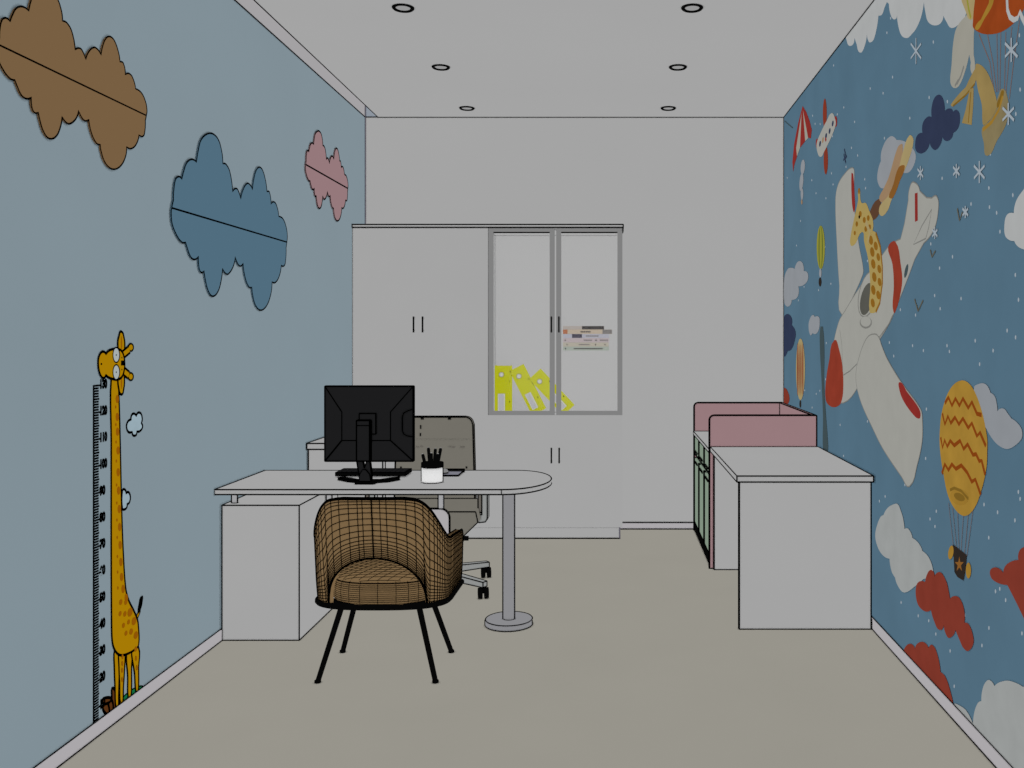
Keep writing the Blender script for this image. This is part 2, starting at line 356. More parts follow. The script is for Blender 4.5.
a.poly([(939.6,94.7),(943.5,99.6),(944.9,111),(950.4,108.4),(953.3,112),(957,110),(960,115),(958.8,127),(953.3,133),(951.3,138.7),(946.4,141),(942.5,136.7),(940.6,144.5),(935.7,150),(931.8,147.5),(929.8,142.5),(927,150),(921,153.5),(916,150.4),(915.6,140.6),(918,134.5),(922.6,132.8),(923,123),(927.5,117),(931.8,117),(931.8,107.4),(934.7,97.7)], U('navy'))
# scarf
a.poly([(869.4,213),(878.5,199),(881,208),(876,218.5),(869.4,219.8)], U('knot'), cusp=False)
a.poly([(898,147),(902.7,144.3),(900.7,163.8),(895,180),(890.3,192.5),(885,203),(879.3,199),(884,188),(889,176.8)], U('scarf_a'), cusp=False)
a.poly([(909.8,135.2),(913.7,140.4),(908.5,161),(900.7,179.4),(891.6,200),(887.7,210.7),(881,215.9),(880,206),(889,195),(898,171.6),(903.3,150.8)], U('scarf_c'), cusp=False)
a.poly([(899,167),(905,166),(900,181),(893,198),(889,197),(893,186)], U('scarf_b'), cusp=False)
# large aeroplane
a.poly([(852.5,167.7),(854.5,174),(853.8,190),(855,213),(859,244.5),(863.5,270),(861.6,278),(853,297),(842.9,316),(839.5,286),(836.9,241.9),(835.6,200),(838.2,184.6),(844.7,174)], U('plane'), cusp=False, line=.006, lm=U('thin'))
a.poly([(851.6,173),(853.3,174),(854.7,195),(854.5,212),(852.2,204)], U('red'), cusp=False)
a.poly([(913.7,182),(920,191),(926.7,197.6),(932,198),(937,196.4),(938.6,208),(934.5,228.9),(924,243),(915,259),(905.9,283.5),(895.5,309.5),(890.3,322),(878.6,341),(868,362),(857.5,388),(843.4,403),(832,396),(828,378),(832,352),(838.8,322),(846,309.5),(853.8,296.5),(866.8,277),(882.5,254.9),(890.3,245),(900.7,239),(904.6,223.7),(908.5,200),(909.8,188)], U('plane'), line=.006, lm=U('thin'))
a.poly([(834.5,340),(839.5,350.5),(842.7,366.9),(843.4,390),(841,403),(836,407),(830,406),(825.9,400),(825.9,383),(829.4,359.9)], U('nose'), cusp=False)
a.stroke([(840,330),(842,345),(843,372)], .006, U('thin'))
a.poly([(888.2,247),(895.5,241.5),(900.7,262.7),(902.3,284),(895,313),(892.8,306),(894,286),(892.6,264)], U('nose'), cusp=False)
a.poly([(915,193.4),(917.8,192.6),(918,220.5),(915.2,222)], U('red'), smooth=False)
a.stroke([(913.7,244.5),(922,226),(931.9,209.4),(929,227),(926,238.5)], .007, U('thin'), closed=True)
a.ell(868.5, 294, 9.6, 24, U('thin'), rot=12); a.ell(868.3, 294, 8.7, 22.6, U('plane'), rot=12)
a.ell(867, 299, 6.2, 16.5, U('cockpit'), rot=12)
a.poly([(864,234),(872,231),(876,232.8),(880.5,247),(882.5,266),(882.6,283),(880,303),(876,312),(869.8,312),(870.5,286),(868.5,260)], U('gir_a'), cusp=False)
for x, y, r in ((871,240,2.2),(876,246,2),(872.5,252,2.2),(878.5,257,1.8),(873.5,264,2.2),(879.5,269,1.9),(874.5,277,2.2),(879.8,282,1.9),(873.5,290,2.2),(878.5,295,2),(873,303,2)): a.ell(x, y, r, r*2.3, U('gir_b'), rot=-8, n=10)
a.stroke([(876,232.8),(880.5,247),(882.5,266),(882.6,283),(880,303),(876,312)], .018, U('gir_b'))
a.poly([(859.3,190),(860.5,198),(862,203),(866,203),(869.4,210.7),(873.3,221),(872,234),(866.5,237),(862,232),(856,243),(852,246),(850.3,243),(850.7,236.7),(853.8,221),(857,207),(858.3,200)], U('gir_a'), cusp=False)
for x, y, r in ((857,224,1.3),(860.5,214,1.5),(864.5,220,1.5),(868.5,218,1.4),(866,229,1.4),(870,227,1.3),(855,233,1.1)): a.ell(x, y, r, r*2.1, U('gir_b'), n=10)
a.ell(859.2, 191, 1, 3, U('gir_b')); a.ell(859.5, 217, .8, 1.8, 'line'); a.stroke([(866,222),(870,232),(868,243)], .03, U('scarf_c'))
a.ell(906.5, 271, 1.5, 7, U('prop'), rot=12)
a.poly([(870.4,335),(877.4,335),(882,346),(888,360),(902,383),(920.8,409),(922.7,420.8),(922.3,442),(917.3,465.4),(909.6,486.5),(902,477),(883.3,449),(871.6,425.5),(862,404.4),(856.8,385.7),(856.3,371.6),(859.9,355.2),(865.3,341)], U('plane'), cusp=False, line=.006, lm=U('thin'))
a.poly([(900.2,382),(906.8,391),(919.6,409),(920.4,418),(916,417.3),(904.4,402),(899.7,390)], U('red'), cusp=False)
a.ell(866, 322.5, 6, 6, U('thin')); a.ell(866, 321.5, 5.2, 5.2, U('plane')); a.stroke([(843.6,375),(850,371),(857,364)], .006, U('thin'))
a.stroke([(879,338),(889,324),(893,315)], .006, U('thin'))
a.poly([(820.6,327),(823,327),(824.5,349),(824.3,382.8),(826.2,416.6),(828,440),(827.6,452),(823.5,452),(823.2,416.6),(821.5,376),(820,345.6)], U('prop'), cusp=False)
# small aeroplane, parasol, rabbit, little balloons
a.ell(825, 113.5, 1.9, 15, U('rust')); a.ell(826, 160, 2.1, 14.5, U('rust'))
a.ell(817.2, 143.5, 1.2, 5, U('red')); a.ell(835.9, 121.5, 1.4, 5.5, U('red'))
a.poly([(832,113),(835,118),(836,124.4),(831.6,137),(824.4,151.6),(820.8,157),(817.5,151.6),(817,143),(821.5,131.5),(827.3,120)], U('plane'), cusp=False)
for x, y, m in ((820.3,143.7,'navy'),(823.2,140,'scarf_a'),(826.3,136,'navy'),(829.9,131,'navy'),(833,123.5,'navy')): a.ell(x, y, .9, 3.1, U(m), rot=8, n=10)
a.ell(826, 139.5, .8, 2.3, U('red'), n=8)
a.poly([(802.8,106),(806.5,112),(809.8,121),(812,130),(811,138.5),(808,137.5),(804,143),(800,148),(797,157),(794.5,165),(793.3,172),(792.6,162),(794.3,144.4),(798.4,123)], U('red'), smooth=False)
for t in ([(803.2,110),(808.4,138.2),(805.4,141)], [(801.8,113),(800.2,148),(797.2,156.4),(796.4,148)]): a.poly(t, U('cream'), smooth=False)
a.ell(803, 167, 2.1, 7.5, U('cl_grey'), rot=4); a.ell(801.6, 182, 1.9, 9, U('cl_grey'), rot=5); a.ell(802.2, 194, 1.3, 6, U('cl_grey')); a.ell(802, 202, .7, 2.5, U('scarf_a'))
a.ell(821, 247.4, 4.1, 22, U('greeny')); a.ell(821, 247.4, 2.2, 22, U('green2')); a.ell(821, 247.4, 1.2, 22, U('greeny')); a.ell(820.6, 273, 1.2, 4.5, U('cl_grey')); a.ell(820.3, 282, 1.4, 4.5, U('basket2'))
a.poly([(784.6,278),(788,269),(791.8,267.7),(795,269),(797,263),(800,261),(803,263.5),(804,271),(807.8,272.8),(808,280),(804,285),(798.6,286.3),(799,293),(797,298),(792,300),(788.5,306.6),(784.6,303)], U('cl_grey'))
a.poly([(784.4,316.8),(788,314),(791.8,317.8),(792,325),(795.8,332),(795,340),(791.8,349),(788,351),(784.4,356)], U('navy'))
a.poly([(808.8,325),(810.5,318),(813,315),(815,317),(819,316.8),(820,322),(819,330),(816,334),(813,333),(810.5,335)], U('cl_grey'))
a.ell(800.7, 369.3, 4.5, 31, U('scarf_c'))
for dx, r in ((-3, .5), (-1.4, .6), (.5, .6), (2.4, .6)): a.ell(800.7+dx, 369.3, r, 27, U('rust'), n=12)
a.ell(800.5, 404, .9, 4, U('basket2'), n=8)
a.poly([(784.3,388),(787,389.6),(789.7,398),(788,404),(784.3,405)], U('redcl'))
for x, y in ((845,158),(845.5,153)): a.stroke([(x-1, y-4), (x+1, y+5)], .012, U('navy'))
a.stroke([(843.7,160),(847,156)], .012, U('navy')); a.stroke([(784.8,121),(793,128)], .008, U('prop'))
# yellow balloon
a.poly([(974.8,386.8),(979,384),(984,383.3),(988,386),(991,392.7),(995,396),(997,402),(998,411.4),(1001,408.6),(1005,409),(1008,413),(1012,418.5),(1017,422),(1021.6,427.9),(1023,434),(1021.6,439.6),(1015,446),(1007.6,449),(1000,446),(993.5,439.6),(987.6,430),(975,405)], U('cl_grey'))
for p in ([(949,503),(953.8,546)], [(953,508),(957,548)], [(958,512),(959.5,550)], [(964,514),(961.5,551)], [(969,512),(965,553)], [(974,506),(967.3,556)]): a.stroke(p, .0035, U('rope'))
a.poly([(962.5,380.3),(972.4,386.8),(981.8,409),(987.6,437),(987.8,450),(987,468),(981.8,491),(975,508),(966,516),(957,511),(949,497),(944.3,476),(940.5,450),(940.3,430),(943,409),(951.3,388)], U('yellowb'), cusp=False)
for row in ([(535,355),(550,330),(565,365),(580,335),(597,365),(612,335),(635,375),(650,350),(672,400),(692,405)], [(524,398),(535,445),(548,410),(560,440),(578,415),(595,445),(612,420),(635,460),(650,440),(672,495),(685,480),(710,538)],
            [(517,500),(525,545),(534,512),(545,540),(558,515),(575,535),(600,515),(615,550),(632,530),(655,575),(668,572),(682,602),(692,600),(707,660)], [(522,655),(535,615),(550,640),(565,615),(582,635),(605,620),(630,650),(650,690),(665,680),(688,745)]):
    a.stroke([(820+x/4.265, 320+y/4.265) for x, y in row], .017, U('zig'))
a.ell(960, 497, 9.5, 8, U('ochre'), rot=25); a.stroke([(950.5,490),(955,488),(962,491),(969,499)], .012, U('dk')); a.ell(960, 497, 6, 3.6, U('dk'), rot=30)
a.poly([(953.4,544.5),(967.3,555),(966,570),(964,580.6),(958,577),(955,572)], U('basket2'), smooth=False)
st = [(959.9+(4.6 if i % 2 == 0 else 1.7)*math.sin(i*math.pi/5), 564.5-(8 if i % 2 == 0 else 3)*math.cos(i*math.pi/5)) for i in range(10)]
a.ell(951.4, 552.5, 2.6, 7, U('ochre'), rot=8); a.ell(969, 570.5, 2.6, 8, U('ochre')); a.poly(st, U('scarf_b'), smooth=False)
# low clouds
a.poly([(893.8,504.4),(898,504),(901,510),(903.5,518),(905,528.8),(909,529),(913,538),(919,543),(923,551),(929,557),(933,567),(933,574),(924,579),(916,586),(905,592.6),(899,587),(895.6,577.6),(892,571),(890,558.8),(884,556),(879,549),(875.8,538),(876.5,529),(880.6,517.5),(884,515),(888,508)], U('cl_low'))
a.poly([(916.3,588.8),(919,582),(925.7,582),(928.7,572),(932.5,570),(935,577),(938,572.5),(942,573),(947,582),(949,590),(950.5,599),(955,596),(960,598),(964.5,609),(965,622.6),(969,624),(972.6,632),(974,643),(969,651),(964,648),(960.6,641),(956,630),(950,638),(946,633),(944.4,625),(940,630),(935,622),(931.5,610),(926,611.5),(920,607),(917,600)], U('redcl'))
a.poly([(900,648),(904,651),(907.5,645),(912,644),(915.5,649),(918,643.5),(924,642),(929,648),(933,645),(938,655),(941,672),(946,677),(950.5,690),(954,706),(955,730),(890,660)], U('redcl'))
a.poly([(991,570),(997,567.5),(1004,573),(1006,566),(1012,561.5),(1019,560),(1020,551),(1025,547),(1045,545),(1062,575),(1060,640),(1035,640),(1024,617),(1015.7,600),(1008,585),(998.8,583),(992,578)], U('redcl'))
a.poly([(955,704),(961,706),(967,710.8),(973.7,724),(975,712),(978.5,703),(982,701),(983,690),(986,682.5),(990,680),(995,686),(1001,682),(1010,680.8),(1024,687),(1050,690),(1075,760),(1075,860),(1000,800)], U('cl_low'))
a.poly([(1024,190),(1017,200.6),(1014.5,213),(1007.5,215),(1005,227),(1006,236),(1010,240),(1015,241),(1020,247.5),(1030,250),(1045,246),(1060,220),(1050,190),(1036,176)], U('cl_white'))
for p in ([(915,299),(918.4,311),(923.5,300.4)], [(930.6,249.7),(932.4,257),(935.8,251)], [(957.8,208.5),(960,220.5),(963,212)], [(917,305),(918.4,311)]): a.stroke(p, .009, U('bird'))
for x, y, s in ((916.5,51,13), (1012,50,12), (1009,114,11), (980,172,11), (957,171,7), (921,173,7), (935.5,233,6), (966,212,6)):
    k = .42*(x-612.5)/340
    for t in (90, 35, 145): a.stroke([(x-s*k*1.3*math.cos(R(t)), y-s*math.sin(R(t))), (x+s*k*1.3*math.cos(R(t)), y+s*math.sin(R(t)))], .010, U('snow'))
tag(a.b.build('wall_mural', loc=(XR, 3.5, 0)), 'painted mural of giraffe in a white plane, balloons and clouds across the blue right wall', 'mural')

# ------------------------------------------------------------------ ceiling downlights
LC = [(-1.106, 4.754, 'left', 'nearest'), (.421, 4.754, 'right', 'nearest'), (-1.104, 5.79, 'left', 'middle'), (.421, 5.79, 'right', 'middle'), (-1.103, 6.82, 'left', 'farthest'), (.423, 6.82, 'right', 'farthest')]
for x, y, s, w_ in LC:
    t = thing('ceiling_downlight', 'round black-rimmed recessed downlight, %s of the three in the %s row' % (w_, s), 'ceiling light', (x, y, ZC), 'recessed ceiling downlights')
    b = MB(); b.lathe((x, y, ZC), [(.041, 0), (.041, -.006), (.052, -.010), (.058, -.004), (.058, 0)], 'jet', 40); b.build('trim_ring', t)
    b = MB(); b.lathe((x, y, ZC), [(.040, -.0005), (.037, -.003)], 'lens', 32); b.build('lens', t)

# ------------------------------------------------------------------ storage cabinet
CF = 6.75; K = CF/F; px = lambda x: (x-612.5)*K; pz = lambda y: EYE-(y-339)*K
cab = thing('storage_cabinet', 'tall white storage cabinet with grey framed glass doors along the back wall', 'cabinet', (-.95, CF, 0))
cl_, cr, cm = XL+.002, px(622.4), px(488)
ztop = pz(227.5); zsh = pz(415.1); D = CF+.018
b = MB()
b.box(cl_, cm, D, YB-.012, pz(527.3), ztop-.001, 'white'); b.box(cm, cr, D, YB-.012, pz(527.3), zsh-.02, 'white')
b.box(cm, cr, YB-.03, YB-.012, zsh-.02, ztop-.001, 'inner_white'); b.box(cr-.014, cr, D, YB-.03, zsh-.02, ztop-.001, 'inner_white')
b.box(cm, cr-.014, D, YB-.03, ztop-.02, ztop-.001, 'inner_white'); b.box(cm, cm+.008, D, YB-.03, zsh-.02, ztop-.02, 'inner_white')
b.build('carcass', cab)
b = MB(); b.box(XL+.014, px(619.7), CF+.006, YB-.012, 0, pz(527.3), 'white')
b.seg((cl_, CF+.005, .004), (px(619.7), CF+.005, .004), .005); b.seg((px(619.7), CF+.005, 0), (px(619.7), CF+.005, pz(527.3)), .005, 'grey_line'); b.build('plinth', cab)
b = MB(); b.box(cl_, px(623.2), CF-.012, YB-.012, ztop, pz(224.6), 'white', LW(CF, .65)); b.seg((px(623), CF-.005, ztop), (px(623), CF-.005, pz(231.5)), .005); b.build('cornice', cab)
def door(x0, x1, z0, z1, hx, hy0, hy1, name='door'):
    b = MB(); b.box(x0, x1, CF, D-.001, z0, z1, 'white'); d = b.build(name, cab)
    b = MB(); b.box(hx-.0055, hx+.0055, CF-.022, CF-.012, hy1, hy0, 'jet')
    b.box(hx-.003, hx+.003, CF-.012, CF, hy1+.01, hy1+.018, 'jet'); b.box(hx-.003, hx+.003, CF-.012, CF, hy0-.018, hy0-.01, 'jet'); b.build('handle', d)
H0, H1 = pz(316.5), pz(332.5)
door(cl_, px(419.5), pz(527.3), ztop-.002, px(414), H0, H1); door(px(419.5), cm, pz(527.3), ztop-.002, px(423), H0, H1)
door(cm, px(555.3), pz(527.3), zsh-.0002, px(551.5), pz(447.5), pz(463)); door(px(555.3), cr, pz(527.3), zsh-.0002, px(559.3), pz(447.5), pz(463))
for x0, x1, hx in ((px(488.4), px(554.6), px(551.5)), (px(556.2), px(622.4), px(559))):
    z0, z1, fw = zsh, pz(228.2), .0370
    b = MB()
    b.box(x0, x0+fw, CF, CF+.017, z0, z1, 'frame_grey'); b.box(x1-fw, x1, CF, CF+.017, z0, z1, 'frame_grey')
    b.box(x0+fw, x1-fw, CF, CF+.017, z0, z0+.031, 'frame_grey'); b.box(x0+fw, x1-fw, CF, CF+.017, z1-.027, z1, 'frame_grey')
    b.box(x0+fw, x1-fw, CF+.002, CF+.012, z1-.036, z1-.0265, 'line')
    d = b.build('glass_door', cab)
    b = MB(); b.box(x0+fw, x1-fw, CF+.006, CF+.010, z0+.031, z1-.036, 'glass'); b.build('pane', d)
    b = MB(); b.box(hx-.0055, hx+.0055, CF-.022, CF-.012, H1, H0, 'jet')
    b.box(hx-.003, hx+.003, CF-.012, CF, H1+.01, H1+.018, 'jet'); b.box(hx-.003, hx+.003, CF-.012, CF, H0-.018, H0-.01, 'jet'); b.build('handle', d)
ZS = .922; YI = CF+.032
b = MB(); b.box(cm+.008, cr-.014, D+.004, YB-.03, ZS-.012, ZS, 'inner_white'); b.build('shelf', cab)
ZG = 1.5-(350.6-339)*(YI/F)
b = MB(); b.box(px(556.2), cr-.014, YI-.006, YB-.03, ZG-.006, ZG, 'glass'); b.build('glass_shelf', cab)
# lever arch files
for P, ang, wd, lab in ((-.888, 0, .121, 'yellow lever arch file standing upright behind the glass door'), (-.606, 27, .110, 'yellow lever arch file leaning between the upright file and the one tilted most'),
                        (-.372, 43, .110, 'yellow lever arch file tilted most, crossing behind the middle door frames')):
    t = thing('lever_arch_file', lab, 'folder', (P, YI+.13, ZS), 'yellow files in the glass cabinet'); h = .376
    def loc(m):
        m_ = m; c, s = math.cos(R(ang)), math.sin(R(ang))
        m_.v = [(P+(x*c-z*s), y, ZS+.001+(x*s+z*c)) for x, y, z in m_.v]; return m_
    b = MB(); b.box(0, wd, YI, YI+.004, 0, h, 'yellow'); b.box(0, .005, YI+.004, YI+.10, 0, h, 'yellow'); b.box(wd-.005, wd, YI+.004, YI+.10, 0, h, 'yellow'); b.box(.005, wd-.005, YI+.02, YI+.09, .005, h-.006, 'ring_white')
    for zz_ in (.10, .255):
        b.box(wd-.012, wd-.005, YI-.001, YI+.001, zz_, zz_+.008, 'jet')
    loc(b).build('cover', t)
    b = MB(); n = 20; cx, cz = wd*.42, h-.067
    b.add([(cx+.017*math.cos(2*math.pi*i/n), YI-.001, cz+.017*math.sin(2*math.pi*i/n)) for i in range(n)], [list(range(n))], 'ring_white')
    b.path([(cx+.018*math.cos(2*math.pi*i/n), YI-.001, cz+.018*math.sin(2*math.pi*i/n)) for i in range(n)], .0022, 'frame_grey', True); loc(b).build('finger_ring', t)
    b = MB(); b.box(wd*.2, wd*.64, YI-.002, YI, .035, .165, 'ring_white'); b.box(wd*.26, wd*.56, YI-.003, YI-.001, .04, .16, 'tag_grey'); loc(b).build('spine_label', t)
# lying books
mk('bk1', (160,152,146)); mk('bk2', (172,158,140)); mk('bk3', (160,160,170)); mk('bk4', (168,156,158)); mk('bk5', (166,160,146)); mk('bk6', (150,158,148)); mk('bkdark', (48,44,44)); mk('bkorange', (158,96,62)); mk('bkgrey', (112,108,106)); mk('bknavy', (62,58,72))
rows = [('bk1', 563, 604, 326, 329.5, [('bkdark', 582, 604)], 'beige book with a black spine band, topmost of the stack'),
        ('bk2', 563, 612, 329.5, 334, [('bkorange', 563, 567.5), ('bkgrey', 602.5, 612), ('bkdark', 580.5, 591)], 'cream book with an orange spine end, second from the top'),
        ('bk3', 563, 609, 334, 338, [('bknavy', 572, 582), ('bkgrey', 586, 599)], 'pale lilac book with a navy spine block, third from the top'),
        ('bk4', 563, 609, 338, 342.5, [('bkgrey', 584, 592.5), ('bkgrey', 595, 598), ('bkgrey', 600, 608.5), ('bkgrey', 564.5, 566.5)], 'pale pink book with grey spine lettering, fourth from the top'),
        ('bk5', 563, 608.5, 342.5, 346.6, [('bkgrey', 579, 590), ('bkdark', 595, 596.5), ('bkdark', 604.5, 605.8), ('bkgrey', 566.5, 568)], 'sand coloured book, second from the bottom of the stack'),
        ('bk6', 563, 609, 346.6, 350.6, [('bkdark', 574, 603), ('bkdark', 565, 566.5)], 'grey green book at the bottom of the stack on the glass shelf')]
kk = YI/F
for m, x0, x1, y0, y1, bands, lab in rows:
    X0, X1 = (x0-612.5)*kk, min((x1-612.5)*kk, cr-.02); z1 = EYE-(y0-339)*kk; z0 = EYE-(y1-339)*kk+.0004
    t = thing('book', lab, 'book', ((X0+X1)/2, YI+.1, z0), 'books stacked flat in the glass cabinet')
    b = MB(); b.box(X0, X1, YI, YI+.2, z0, z1, m); b.build('cover', t)
    for bm, u0, u1 in bands:
        b = MB()
        U0, U1 = (u0-612.5)*kk, min((u1-612.5)*kk, X1)
        hgt = (z1-z0); thick = .12 if bm in ('bkdark', 'bkgrey') and u1-u0 < 30 and (m, bm) != ('bk1', 'bkdark') and (m, u0) != ('bk2', 602.5) else .0
        if m == 'bk6' or m == 'bk4' or (m in ('bk2', 'bk3', 'bk5') and bm != 'bknavy' and bm != 'bkorange' and u0 != 602.5):
            n_ = max(1, int((U1-U0)/.013))
            for i in range(n_):
                q0 = U0+(U1-U0)*i/n_; b.box(q0, q0+(U1-U0)/n_*.7, YI-.0008, YI, z0+hgt*.32, z0+hgt*.66, bm)
        else: b.box(U0, U1, YI-.0008, YI, z0+hgt*.03, z0+hgt*.97, bm)
        b.build('spine_band', t)

# ------------------------------------------------------------------ desk on the left
ZD = .762; dk = thing('desk', 'white desk with rounded end on round column leg and drawer pedestal', 'desk', (-1.2, 4.73, 0))
out = [(XL+.004, 4.41), (-.544, 4.41)]+[(-.544+.222*math.sin(t), 4.73-.32*math.cos(t)) for t in [math.pi*i/32 for i in range(1, 32)]]+[(-.544, 5.05), (XL+.004, 5.05)]
b = MB(); b.prism([(x, y, ZD-.0245) for x, y in out], (0, 0, .0245), 'white', LW(4.6, .68)); b.seg((-.544, 4.409, ZD), (-.544, 4.409, ZD-.024), .002); b.build('desktop', dk)
b = MB(); b.box(XL+.010, -1.558, 4.476, 5.10, 0.001, .673, 'white', LW(4.5, .7)); b.build('pedestal', dk)
b = MB(); b.lathe((-.544, 4.73, 0), [(.0305, .03), (.0305, ZD-.0245)], 'base_grey', 28)
for s in (-1, 1): b.seg((-.544+s*.031, 4.72, .03), (-.544+s*.031, 4.72, ZD-.025), .0034)
b.ring((-.544, 4.73, .031), .031, .0022); b.build('column_leg', dk)
b = MB(); b.lathe((-.544, 4.73, 0), [(.122, .001), (.124, .004), (.124, .028), (.122, .031)], 'base_grey', 48); b.ring((-.544, 4.73, .031), .123, .003); b.ring((-.544, 4.73, .003), .1235, .003)
for s in (-1, 1): b.seg((-.544+s*.1235, 4.71, .003), (-.544+s*.1235, 4.71, .03), .003)
b.build('foot_disc', dk)
for X, Y, z0 in ((-1.904, 4.54, .673), (-1.60, 4.54+.48, .673), (-1.536, 4.885, .58), (-.930, 4.885, .58)):
    b = MB(); r = .0145; b.lathe((X, Y, 0), [(r, z0), (r, ZD-.0245)], 'light_steel', 16)
    for s in (-1, 1): b.seg((X+s*(r+.001), Y-.006, z0), (X+s*(r+.001), Y-.006, ZD-.025), .0034)
    b.ring((X, Y, z0+.002), r, .0018); b.build('spacer_post', dk)
xa, xb, za, zb = -1.548, -.884, .30, .58
pl = [(xa, zb)]+[(xb-.05+.05*math.sin(t), zb-.05+.05*math.cos(t)) for t in [math.pi/2*i/8 for i in range(9)]]+[(xb, za), (xa, za)]
b = MB(); b.prism([(x, 4.875, z) for x, z in pl], (0, .018, 0), 'skirting', LW(4.9, .75)); b.build('modesty_panel', dk)

# low side cabinet behind the desk
sd = thing('side_cabinet', 'low white side cabinet behind the desk against the blue wall', 'cabinet', (-1.7, 6.2, 0))
b = MB(); b.box(XL+.006, -1.445, 5.73, 6.70, .797, .835, 'white', LW(5.8, .68)); b.build('top_panel', sd)
b = MB(); b.box(XL+.010, -1.466, 5.745, 6.70, 0.001, .797, 'white', LW(5.8, .8)); b.build('body', sd)
b = MB(); b.box(-1.465, -1.449, 5.742, 6.70, 0.001, .796, 'white', LW(5.8, .5)); b.build('side_panel', sd)

# ------------------------------------------------------------------ monitor (its back to the camera)
mo = thing('computer_monitor', 'black computer monitor seen from behind on the white desk', 'monitor', (-1.24, 4.68, ZD))
my = 4.60; k = my/F; X = lambda x: (x-613.0)*k; Z = lambda y: EYE-(y-339)*k
x0, x1, z0, z1 = X(324.5), X(413), Z(461.5), Z(386.5); yf, yo = 4.615, 4.575
lw = LW(4.6, .9)
b = MB(); b.box(x0, x1, yf, yf+.022, z0, z1, 'black', lw)
X2 = lambda x: (x-612.5)*4.545/F; Z2 = lambda y: EYE-(y-339)*4.545/F
ix0, ix1, iz0, iz1, iz2 = (341.8-612.5)*4.575/F, (390.5-612.5)*4.575/F, Z(440), Z(411.5), Z(437.5)
O = [Vector((x0, yf, z0)), Vector((x1, yf, z0)), Vector((x1, yf, z1)), Vector((x0, yf, z1))]
I = [Vector((ix0, yo, iz0)), Vector((ix1, yo, iz0)), Vector((ix1, yo, iz1)), Vector((ix0, yo, iz1))]
b.add(O+I, [[0, 1, 5, 4], [1, 2, 6, 5], [2, 3, 7, 6], [3, 0, 4, 7], [4, 5, 6, 7]], 'black')
for i in range(4): b.seg(O[i], I[i], lw*.95 if i < 2 else lw*.7)
b.seg(I[0], I[1], lw*.6); b.seg(I[1], I[2], lw*.6); b.seg(I[3], I[0], lw*.6)
hs = [(x1-.004, Z(409.5))]+[(X(408), Z(411)), (X(404.5), Z(413)), (X(403.3), Z(417)), (X(403.3), Z(430)), (X(404.5), Z(434)), (X(408), Z(436)), (x1-.004, Z(436.8))]
b.path([(x, yf-.006-.04*(x1-x)/(x1-ix1), z) for x, z in hs], lw*.7); b.build('back_shell', mo)
b = MB(); b.box(x0+.012, x1-.012, yf+.0222, yf+.024, z0+.012, z1-.012, 'screen'); b.build('screen', mo)
b = MB(); b.box(X2(358), X2(374.5), yo-.008, yo, Z2(434.5), Z2(414), 'black', lw*.6); b.build('mount_plate', mo)
b = MB(); b.box(X2(356.7), X2(369.8), yo-.035, yo-.008, Z2(461), Z2(420.5), 'black', lw*.8); b.seg((X2(357), yo-.036, Z2(425.5)), (X2(370), yo-.036, Z2(425.5)), lw*.5)
b.seg((X2(370.5), yo-.02, Z2(421)), (X2(370.5), yo-.02, Z2(462)), lw*1.1)
q = [(356.8,461),(363,461),(364.5,468),(367,461),(370,461),(371.6,474),(371.4,481),(360,481),(359,474)]
b.prism([(X2(x), yo-.032, Z2(y)) for x, y in q], (0, .012, 0), 'black', lw*.9)
pn = [(359.5,481),(360.2,474),(363,469.5),(366,469.3),(370,474),(371.3,481)]
b.prism([(X2(x), yo-.040, Z2(y)) for x, y in pn], (0, .008, 0), 'black', lw*.5); b.build('stand_neck', mo)
b = MB()
def flat(pts, z, h, m, l): b.prism([(x, y, z) for x, y in pts], (0, 0, h), m, l)
zt = ZD+.004
flat([(-1.305, 4.56), (-1.21, 4.56), (-1.20, 4.64), (-1.31, 4.64)], zt, .010, 'jet', lw*.6)
flat([(-1.30, 4.60), (-1.31, 4.64), (-1.42, 4.73), (-1.435, 4.70), (-1.36, 4.63)], zt, .010, 'jet', lw*.6)
flat([(-1.21, 4.60), (-1.20, 4.64), (-1.125, 4.73), (-1.110, 4.70), (-1.15, 4.63)], zt, .010, 'jet', lw*.6)
b.build('stand_foot', mo)
# keyboard
b = MB(); b.box(-1.478, -1.105, 4.80, 4.95, ZD+.008, ZD+.026, 'jet', .002)
for i in range(14):
    for j in range(4): b.box(-1.472+i*.026, -1.472+i*.026+.021, 4.81+j*.033, 4.81+j*.033+.026, ZD+.026, ZD+.030, 'black')
for x in (-1.44, -1.15): b.box(x, x+.012, 4.82, 4.93, ZD+.001, ZD+.008, 'jet')
tag(b.build('keyboard', loc=(-1.3, 4.87, ZD)), 'black keyboard lying on the desk behind the monitor', 'keyboard')
# desk pad and mouse
b = MB(); b.box(-1.02, -.828, 4.83, 4.985, ZD+.0045, ZD+.006, 'mauve_pad', .004); b.box(-1.02, -.822, 4.975, 5.0, ZD+.004, ZD+.016, 'black', .003)
tag(b.build('mouse_pad', loc=(-.92, 4.9, ZD)), 'grey black-edged mouse pad on the desk behind the pen cup', 'mouse pad')
b = MB(); b.lathe((0, 0, 0), [(.0, 0), (.021, .002), (.022, .010), (.017, .019), (.008, .024), (0, .025)], 'frame_grey', 20)
b.v = [(-.917+x*1.0, 4.905+y*1.6, ZD+.006+z) for x, y, z in b.v]
b.path([(-.917+.022*math.cos(t), 4.905+.035*math.sin(t), ZD+.012) for t in [i*.314 for i in range(20)]], .002, closed=True)
tag(b.build('computer_mouse', loc=(-.917, 4.905, ZD)), 'small grey mouse on the mouse pad beside the pen cup', 'mouse')
